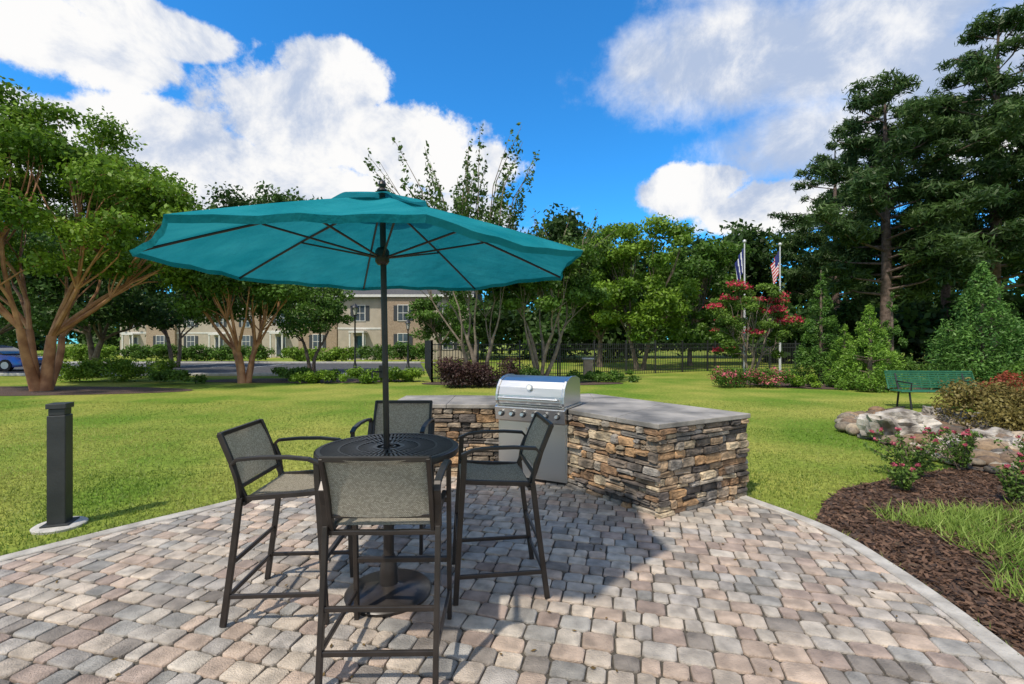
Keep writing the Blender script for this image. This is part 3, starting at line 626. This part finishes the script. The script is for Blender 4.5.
bp=N.new('ShaderNodeBump');bp.inputs['Strength'].default_value=.6;bp.inputs['Distance'].default_value=.05;L.new(n3.outputs['Fac'],bp.inputs['Height']);L.new(bp.outputs[0],d.inputs['Normal']);L.new(bp.outputs[0],t.inputs['Normal'])
L.new(d.outputs[0],mx.inputs[1]);L.new(t.outputs[0],mx.inputs[2]);L.new(mx.outputs[0],N['Material Output'].inputs[0]);TEAL=m
def rz_(f): return AP-(AP-RM)*(f**1.12)
def canopy(name,R,f0,f1,dz,sag,hem=True):
    vs=[];fs=[];hems=[];nr,na=14,12; rots=math.radians(22.5)
    for k in range(8):
        a0=rots+k*math.pi/4;a1=a0+math.pi/4
        for i in range(nr+1):
            f=f0+(f1-f0)*i/nr
            for j in range(na+1):
                s=j/na; p0=np.array((math.cos(a0),math.sin(a0)))*f*R;p1=np.array((math.cos(a1),math.sin(a1)))*f*R; p=p0*(1-s)+p1*s
                w=4*s*(1-s); p=p*(1-.035*w*(f/f1)**3); z=rz_(f)+dz-sag*w*math.sin(math.pi*min(1,f))+.014*math.sin(f*9+k*2+s*2.5)*w*f+.02*w*(f/f1)**4*math.sin(k*1.7+1)+.006*math.sin(s*19+k)*w*f**3
                vs.append((ux+p[0],uy+p[1],z))
        o=k*(nr+1)*(na+1)
        for i in range(nr):
            for j in range(na): q=o+i*(na+1)+j; fs.append((q,q+1,q+na+2,q+na+1))
        if hem:
            lo=[(vs[o+nr*(na+1)+j][0]-0.012*(vs[o+nr*(na+1)+j][0]-ux),vs[o+nr*(na+1)+j][1]-0.012*(vs[o+nr*(na+1)+j][1]-uy),vs[o+nr*(na+1)+j][2]-.03) for j in range(na+1)]
            hems.append((o+nr*(na+1),lo))
    for o,lo in hems:
        hb=len(vs); vs+=lo
        for j in range(na): fs.append((o+j,o+j+1,hb+j+1,hb+j))
    me=bpy.data.meshes.new(name); me.from_pydata(vs,[],fs); me.materials.append(TEAL)
    bm=bmesh.new();bm.from_mesh(me);bmesh.ops.remove_doubles(bm,verts=bm.verts,dist=.0008);bmesh.ops.recalc_face_normals(bm,faces=bm.faces);bm.to_mesh(me);bm.free()
    me.polygons.foreach_set('use_smooth',np.ones(len(me.polygons),dtype=bool)); o=bpy.data.objects.new(name,me);COL.objects.link(o);o.parent=um
    es=o.modifiers.new('es','EDGE_SPLIT');es.split_angle=math.radians(50)
canopy('canopy',UR,.06,1,0,.03)
canopy('vent_cap',UR,.0,.25,.035,.005,False)
mb=MB()
mb.tube([(tx,ty,.26),(ux+.012,uy,1.9),(ux,uy,AP+.02)],.0195,16); mb.lathe([(.03,2.15),(.045,2.17),(.045,2.24),(.03,2.26)],ux,uy,20); mb.lathe([(.03,AP-.12),(.05,AP-.1),(.05,AP-.05),(.03,AP-.03)],ux,uy,20)
mb.lathe([(.012,AP+.03),(.035,AP+.045),(.03,AP+.055),(.014,AP+.065),(.026,AP+.085),(.02,AP+.105),(.004,AP+.118)],ux,uy,20)
mb.tube([(ux+.006,uy,1.42),(ux+.006,uy,1.50)],.028,14)
mb.tube([(ux,uy-.03,1.46),(ux-.05,uy-.05,1.46),(ux-.05,uy-.05,1.42)],.006,8)
for k in range(8):
    a=math.radians(22.5)+k*math.pi/4; c,s=math.cos(a),math.sin(a)
    mb.tube([(ux+f*UR*c,uy+f*UR*s,rz_(f)-.016) for f in(.03,.25,.5,.75,.99)],.008,6)
    f=.52; mb.tube([(ux+.04*c,uy+.04*s,2.20),(ux+f*UR*c,uy+f*UR*s,rz_(f)-.024)],.007,6)
mb.build('pole_and_ribs',[BRONZE],um,smooth=True)

# bollard
bx,by=wx(60,4.2),4.2; bo=empty('bollard_light',(bx,by,0),math.radians(20)); BOL=mat('bollard_paint',(.02,.022,.021),(.034,.036,.034),5,.5,.1,50)
mb=MB(); mb.box(-.066,.066,-.066,.066,.03,1.0); mb.build('post',[BOL],bo,bevel=.006)
mb=MB(); mb.box(-.058,.058,-.058,.058,1.002,1.058); mb.box(-.072,.072,-.072,.072,1.06,1.105); mb.build('lamp_head',[BOL],bo,bevel=.004)
mb=MB(); mb.box(-.1,.1,-.1,.1,.032,.045); mb.build('base_plate',[BOL],bo,bevel=.003)
mb=MB(); mb.lathe([(.185,-.02),(.19,.02),(.175,.031)],n=32); mb.build('concrete_pad',[mat('pad_concrete',(.36,.34,.30),(.5,.47,.42),12,.9,.3,60)],bo,smooth=True)

# fence
fe=empty('metal_fence'); mb=MB()
def fence(p,q,h=1.6,sp=.125):
    p,q=Vector((*p,0)),Vector((*q,0)); Ln=(q-p).length; n=int(Ln/sp)
    for i in range(n+1):
        c=p+(q-p)*i/n; post=i%16==0
        r=.035 if post else .011; hh=h+.1 if post else h
        mb.box(c.x-r,c.x+r,c.y-r,c.y+r,0,hh)
        if post: mb.box(c.x-.045,c.x+.045,c.y-.045,c.y+.045,hh+.002,hh+.03)
    for z in(.18,h-.28,h-.06): mb.tube([(p.x,p.y,z),(q.x,q.y,z)],0,sq=(.02,.035))
fence((wx(432,19),19),(wx(560,22),22)); fence((wx(560,22),22),(wx(715,27),27)); fence((wx(432,19),19),(wx(425,30),30)); fence((wx(715,27),27),(wx(800,29),29))
mb.build('pickets_and_rails',[BLACK],fe,recalc=False)
def lamp(px,Y,H):
    e=empty('street_lamp',(wx(px,Y),Y,0)); mb=MB(); mb.lathe([(.14,0),(.14,.08),(.09,.14),(.08,.5),(.05,.6),(.04,1.2),(.038,H-.75),(.06,H-.72),(.04,H-.66)],n=16); 
    for k in range(4):
        a=k*math.pi/2+math.pi/4; mb.tube([(.09*math.cos(a),.09*math.sin(a),H-.62),(.15*math.cos(a),.15*math.sin(a),H-.25)],.012,5)
    mb.lathe([(.05,H-.66),(.11,H-.64),(.11,H-.62)],n=16); mb.lathe([(.2,H-.25),(.17,H-.2),(.06,H-.08),(.025,H-.05),(.012,H)],n=16); mb.build('post_and_cap',[BLACK],e,smooth=True)
    mb=MB(); mb.lathe([(.075,H-.615),(.13,H-.26)],n=16); mb.build('lantern_glass',[mat('frosted_glass',(.45,.45,.4),None,4,.3)],e,smooth=True)
lamp(355,24,3.65); lamp(408,30,3.1)
RED=mat('flag_red',(.5,.02,.03));NAVY=mat('flag_navy',(.02,.03,.16));WF=mat('flag_white',(.75,.75,.75));ALU=mat('pole_white',(.5,.5,.5),(.6,.6,.6),4,.4,metal=.2)
def flagpole(px,Y,top,us):
    X=wx(px,Y); e=empty('flagpole',(X,Y,0)); H=wz(top,Y); mb=MB(); mb.lathe([(.16,0),(.16,.06),(.07,.1),(.06,.5),(.045,H*.6),(.03,H-.12)],n=14); mb.lathe([(.012,H-.12),(.07,H-.08),(.09,H-.02),(.07,H+.04),(.01,H+.08)],n=14); mb.build('pole',[ALU],e,smooth=True)
    fe_=empty('flag'); fe_.parent=e; nu,nv=26,13; Wd,Ht=.95,1.15; vs=[];fs=[];mi=[]
    for j in range(nv+1):
        for i in range(nu+1):
            u=i/nu;v=j/nv; sx=-.05-Wd*.5*u*(1-.35*v); z=H-.35-Ht*v-.95*u**1.2; vs.append((sx,.09*math.sin(u*17+v*1.5)*(.3+u),z))
    for j in range(nv):
        for i in range(nu):
            q=j*(nu+1)+i; fs.append((q,q+1,q+nu+2,q+nu+1)); mi.append((2 if (j<7 and i<11) else (0 if j%2==0 else 1)) if us else (2 if (i+j//4)%9<7 else 1))
    me=bpy.data.meshes.new('cloth'); me.from_pydata(vs,[],fs); 
    for mm in(RED,WF,NAVY): me.materials.append(mm)
    me.polygons.foreach_set('material_index',mi); me.polygons.foreach_set('use_smooth',[True]*len(fs)); o=bpy.data.objects.new('cloth',me);COL.objects.link(o);o.parent=fe_
flagpole(744.5,24,241,False); flagpole(780,25,244,True)
be=empty('park_bench',(wx(939,11.6),11.6,0),math.radians(-4)); GREEN=mat('bench_green',(.015,.11,.055),(.025,.145,.075),6,.5); mb=MB(); hw=1.02
for i in range(7): mb.box(-hw,hw,-.20+i*.06,-.155+i*.06,.43,.455)
for i in range(7): z=.50+i*.056; y=.235+i*.016; mb.box(-hw,hw,y,y+.02,z,z+.042)
mb.tube([(-hw-.02,.20,.47),(-hw-.02,.345,.90),(hw+.02,.345,.90),(hw+.02,.20,.47)],.02,8); mb.tube([(-hw-.02,-.22,.44),(hw+.02,-.22,.44)],.02,8)
for k in range(9): x=-hw+.12+k*.225; mb.tube([(x,.225,.47),(x,.34,.88)],.008,5)
mb.build('seat_and_back',[GREEN],be)
mb=MB()
for s in(-.8,.8): mb.tube([(s,-.22,0),(s,-.15,.42),(s,.2,.42),(s,.34,.85)],.022,8); mb.tube([(s,.26,0),(s,.2,.42)],.022,8); mb.tube([(s,-.2,.42),(s,-.22,.64),(s,.25,.66)],.018,8)
mb.build('legs',[BLACK],be,smooth=True)

# ---------------------------------------------------------------- buildings
WALL=mat('beige_siding',(.36,.31,.24),(.42,.36,.28),2,.85,.1,30); BRICKW=mat('tan_brick',(.26,.19,.13),(.36,.27,.19),8,.9,.2,40)
ROOF=mat('shingle_roof',(.05,.05,.052),(.10,.095,.09),12,.95,.4,60); WIN=mat('window_glass',(.03,.04,.05),(.08,.10,.12),.7,.08); SHUT=mat('shutter_dark',(.03,.035,.04)); TRIM=mat('white_trim',(.55,.53,.48),(.62,.60,.55),6,.6)
def house(x0,x1,Y,eave,depth=11,bays=3.2):
    e=empty('townhouse_building'); mb=MB(); mb.box(x0,x1,Y,Y+depth,0,eave); mb.build('walls',[WALL],e)
    mb=MB(); mb.extr([(Y-.5,eave+.002),(Y-.5,eave+.14),(Y+depth/2,eave+2.6),(Y+depth+.5,eave+.14),(Y+depth+.5,eave+.002)],x0-.4,x1+.4); mb.build('roof',[ROOF],e)
    mb=MB(); mb.box(x0-.4,x1+.4,Y-.56,Y-.502,eave-.08,eave+.15); mb.box(x0,x1,Y-.04,Y-.002,eave*.5-.12,eave*.5+.06); 
    w=MB(); sh=MB(); br=MB(); n=int((x1-x0)/bays); bw=(x1-x0)/n
    for i in range(n):
        c=x0+bw*(i+.5)
        if i%3==1: br.box(c-bw*.5,c+bw*.5,Y-.35,Y-.045,0,eave-.1); yy=Y-.35
        else: yy=Y
        for z0,z1 in((1.0,2.4),(eave*.5+.7,eave*.5+2.1)):
            if i%3==0 and z0<1.1:
                w.box(c-.45,c+.45,yy-.03,yy-.005,.15,2.2); mb.box(c-.56,c-.455,yy-.07,yy-.005,.1,2.35); mb.box(c+.455,c+.56,yy-.07,yy-.005,.1,2.35); mb.box(c-.7,c+.7,yy-1.1,yy-.075,2.5,2.68); mb.box(c-.68,c-.54,yy-1.05,yy-.92,0,2.498); mb.box(c+.54,c+.68,yy-1.05,yy-.92,0,2.498); continue
            w.box(c-.45,c+.45,yy-.03,yy-.005,z0,z1); 
            mb.box(c-.52,c-.452,yy-.06,yy-.005,z0-.06,z1+.07); mb.box(c+.452,c+.52,yy-.06,yy-.005,z0-.06,z1+.07); mb.box(c-.45,c+.45,yy-.06,yy-.005,z1+.002,z1+.07); mb.box(c-.45,c+.45,yy-.06,yy-.005,z0-.06,z0-.002); mb.box(c-.45,c+.45,yy-.055,yy-.032,(z0+z1)/2-.025,(z0+z1)/2+.025); mb.box(c-.02,c+.02,yy-.05,yy-.032,z0,z1)
            sh.box(c-.88,c-.54,yy-.045,yy-.005,z0,z1); sh.box(c+.54,c+.88,yy-.045,yy-.005,z0,z1)
    mb.build('trim_and_porches',[TRIM],e); w.build('windows',[WIN],e); sh.build('shutters',[SHUT],e); br.build('brick_bays',[BRICKW],e)
house(wx(120,58),wx(262,58),58,5.6); house(wx(262,50),wx(338,50),50,5.6); house(wx(338,44),wx(470,44),44,5.9)
tree('shade_tree',(wx(440,34),34),(wx(442,34),34,3.6),(2.2,2,2.2),28,8000,.2,G_MID,stems=1,r0=.10,fork=(1.6,.4))
sheet('far_walk',[(-60,37),(-6,37),(-6,38.2),(-60,38.2)],.012,KERB)
pl=empty('brick_pillar',(wx(588,21.5),21.5,0)); mb=MB(); mb.box(-.2,.2,-.2,.2,0,.85); mb.build('shaft',[BRICKW],pl,bevel=.01); mb=MB(); mb.box(-.25,.25,-.25,.25,.852,.92); mb.build('cap',[KERB],pl,bevel=.02)

def car(X,Y,rz,colr):
    e=empty('parked_car',(X,Y,.012),rz); P=mat('car_paint',colr,None,3,.25,metal=.3); P.node_tree.nodes['Principled BSDF'].inputs['Coat Weight'].default_value=1
    GL=mat('car_glass',(.02,.025,.03),None,3,.08); TY=mat('tyre',(.02,.02,.02),None,3,.8); RIM=mat('rim',(.5,.5,.5),None,3,.3,metal=.8)
    def loft(secs,name,m,bv):
        mb=MB(); n=len(secs[0]); vs=[p for s_ in secs for p in s_]; fs=[(i*n+k,i*n+(k+1)%n,(i+1)*n+(k+1)%n,(i+1)*n+k) for i in range(len(secs)-1) for k in range(n)]+[tuple(range(n))[::-1],tuple((len(secs)-1)*n+k for k in range(n))]
        mb.add(vs,fs); mb.build(name,[m],e,smooth=True,bevel=bv)
    secs=[]
    for x,zb,zt_,w in[(-2.3,.42,.72,.72),(-2.2,.3,.92,.84),(-1.6,.22,.98,.9),(-.6,.2,.98,.91),(.8,.2,.96,.91),(1.7,.22,.84,.89),(2.2,.28,.72,.82),(2.32,.4,.6,.7)]:
        secs.append([(x,-w,zb),(x,-w*1.02,(zb+zt_)/2),(x,-w*.93,zt_),(x,w*.93,zt_),(x,w*1.02,(zb+zt_)/2),(x,w,zb)])
    loft(secs,'body',P,.03)
    loft([[(x,-w,z0),(x,-w*.93,zt_),(x,w*.93,zt_),(x,w,z0)] for x,z0,zt_,w in[(-1.75,.96,.985,.8),(-1.0,.96,1.36,.74),(-.2,.96,1.42,.73),(.4,.96,1.36,.74),(1.15,.93,.97,.8)]],'glasshouse',GL,0)
    loft([[(x,-w,z0),(x,-w,z0+.03),(x,w,z0+.03),(x,w,z0)] for x,z0,w in[(-1.05,1.335,.66),(-.2,1.425,.68),(.42,1.345,.66)]],'roof',P,0)
    for sx in(-1.4,1.4):
        for sy in(-.82,.82):
            mb=MB(); mb.tube([(sx,sy-.11,.33),(sx,sy+.11,.33)],.33,24); mb.build('tyre',[TY],e,smooth=True); mb=MB(); mb.tube([(sx,sy-.12,.33),(sx,sy+.12,.33)],.2,18); mb.build('wheel_rim',[RIM],e,smooth=True)
    mb=MB(); mb.box(2.2,2.3,-.72,-.45,.58,.7); mb.box(2.2,2.3,.45,.72,.58,.7); mb.build('headlights',[GLASSW],e)
car(wx(-6,27),27,math.radians(5),(.01,.05,.30))

# ---------------------------------------------------------------- world
sun_el=math.radians(56); sun_dir=Vector((-.60,-.80,0)).normalized()
w=bpy.data.worlds.new('World'); S.world=w; w.use_nodes=True; nt=w.node_tree;N=nt.nodes;L=nt.links; bg=N['Background']; bg.inputs['Strength'].default_value=.13
try: w.cycles.sampling_method='MANUAL'; w.cycles.sample_map_resolution=512
except Exception: pass
sky=N.new('ShaderNodeTexSky'); sky.sky_type='NISHITA'; sky.sun_disc=False; sky.sun_elevation=sun_el; sky.sun_rotation=math.atan2(sun_dir.x,sun_dir.y); sky.air_density=1.0;sky.dust_density=.3;sky.ozone_density=3
tint=N.new('ShaderNodeMix');tint.data_type='RGBA';tint.blend_type='MULTIPLY';tint.inputs[0].default_value=1;tint.inputs[7].default_value=(.30,1.22,1.85,1);L.new(sky.outputs[0],tint.inputs[6])
tc=N.new('ShaderNodeTexCoord')
def M(op,a,b=None,c=None,clamp=False):
    n=N.new('ShaderNodeMath');n.operation=op;n.use_clamp=clamp
    for i,v in enumerate((a,b,c)):
        if v is None: continue
        if isinstance(v,(int,float)): n.inputs[i].default_value=v
        else: L.new(v,n.inputs[i])
    return n.outputs[0]
def noise_(scale,detail=8,rough=.55,dist=0):
    n=N.new('ShaderNodeTexNoise');n.inputs['Scale'].default_value=scale;n.inputs['Detail'].default_value=detail;n.inputs['Roughness'].default_value=rough;n.inputs['Distortion'].default_value=dist
    L.new(tc.outputs['Generated'],n.inputs['Vector']);return n
def blob(px,py,rx,ry,soft=1.0):
    c=Vector((px-512,F,342-py)); k=1/c.length; c=c.normalized()
    a=N.new('ShaderNodeVectorMath');a.operation='SUBTRACT';L.new(tc.outputs['Generated'],a.inputs[0]);a.inputs[1].default_value=c
    e1=Vector((c.y,-c.x,0)).normalized(); e2=c.cross(e1); e2=-e2 if e2.z<0 else e2
    def dot(e,r):
        d=N.new('ShaderNodeVectorMath');d.operation='DOT_PRODUCT';L.new(a.outputs[0],d.inputs[0]);d.inputs[1].default_value=e/(r*k);return d.outputs['Value']
    d1=dot(e1,rx*.9);d2=dot(e2,ry*.9);d3=dot(c,300)
    s=M('ADD',M('ADD',M('MULTIPLY',d1,d1),M('MULTIPLY',d2,d2)),M('MULTIPLY',d3,d3))
    return M('MULTIPLY',M('SUBTRACT',1,M('SQRT',s)),soft)
def mx_(l):
    r=l[0]
    for x in l[1:]: r=M('MAXIMUM',r,x)
    return r
f1=noise_(3.6,8,.62,.2).outputs['Fac']; f2=noise_(12,8,.66).outputs['Fac']
nz=M('ADD',M('MULTIPLY',M('SUBTRACT',f1,.5),1.25),M('MULTIPLY',M('SUBTRACT',f2,.5),1.0))
cum=mx_([blob(290,120,110,75),blob(200,155,130,60),blob(400,150,100,50),blob(330,75,70,45),blob(50,120,150,30,.8),blob(40,30,150,50),blob(160,30,100,30),blob(450,170,80,35),blob(300,200,300,55),blob(0,150,130,60),blob(690,190,70,32),blob(770,205,80,34),blob(-250,80,200,150),blob(1300,100,300,150)])
cumv=M('ADD',cum,nz)
cumm=N.new('ShaderNodeMapRange');cumm.interpolation_type='SMOOTHSTEP';L.new(cumv,cumm.inputs[0]);cumm.inputs[1].default_value=.0;cumm.inputs[2].default_value=.24
wis=mx_([blob(720,60,150,75,1.),blob(860,40,160,80),blob(960,80,150,90),blob(650,60,60,50,.8),blob(820,140,150,65,.8),blob(900,-120,300,100)])
wisv=M('ADD',wis,M('MULTIPLY',nz,.8))
wism=N.new('ShaderNodeMapRange');wism.interpolation_type='SMOOTHSTEP';L.new(wisv,wism.inputs[0]);wism.inputs[1].default_value=-.05;wism.inputs[2].default_value=.6;wism.inputs[4].default_value=.95
sep=N.new('ShaderNodeSeparateXYZ');L.new(tc.outputs['Generated'],sep.inputs[0])
back=N.new('ShaderNodeMapRange');L.new(sep.outputs['Y'],back.inputs[0]);back.inputs[1].default_value=.25;back.inputs[2].default_value=-.1
gen=N.new('ShaderNodeMapRange');gen.interpolation_type='SMOOTHSTEP';L.new(noise_(2.2,6,.6).outputs['Fac'],gen.inputs[0]);gen.inputs[1].default_value=.38;gen.inputs[2].default_value=.54
mask=mx_([cumm.outputs[0],wism.outputs[0],M('MULTIPLY',gen.outputs[0],back.outputs[0])])
sh=noise_(6,9,.64,.3).outputs['Fac']
shr=N.new('ShaderNodeMapRange');shr.interpolation_type='SMOOTHSTEP';L.new(M('ADD',sh,M('MULTIPLY',wism.outputs[0],-.14)),shr.inputs[0]);shr.inputs[1].default_value=.31;shr.inputs[2].default_value=.56
cc=N.new('ShaderNodeMix');cc.data_type='RGBA';L.new(shr.outputs[0],cc.inputs[0]);cc.inputs[6].default_value=(3.7,4.4,5.8,1);cc.inputs[7].default_value=(7.6,7.55,7.5,1)
fin=N.new('ShaderNodeMix');fin.data_type='RGBA';L.new(mask,fin.inputs[0]);L.new(tint.outputs[2],fin.inputs[6]);L.new(cc.outputs[2],fin.inputs[7]);L.new(fin.outputs[2],bg.inputs['Color'])
sl=bpy.data.lights.new('sun','SUN'); sl.energy=4.2; sl.angle=math.radians(1.5); sl.color=(1,.93,.82)
so=bpy.data.objects.new('sun',sl); COL.objects.link(so)
tv=Vector((sun_dir.x*math.cos(sun_el),sun_dir.y*math.cos(sun_el),math.sin(sun_el))); so.rotation_euler=tv.to_track_quat('Z','Y').to_euler(); so.location=tv*50
cam=bpy.data.cameras.new('camera'); cam.sensor_width=36; cam.lens=36*F/1024; cam.clip_end=2000; cam.clip_start=.05
co=bpy.data.objects.new('camera',cam); co.location=(0,0,CH); co.rotation_euler=(math.radians(90),0,0); COL.objects.link(co); S.camera=co
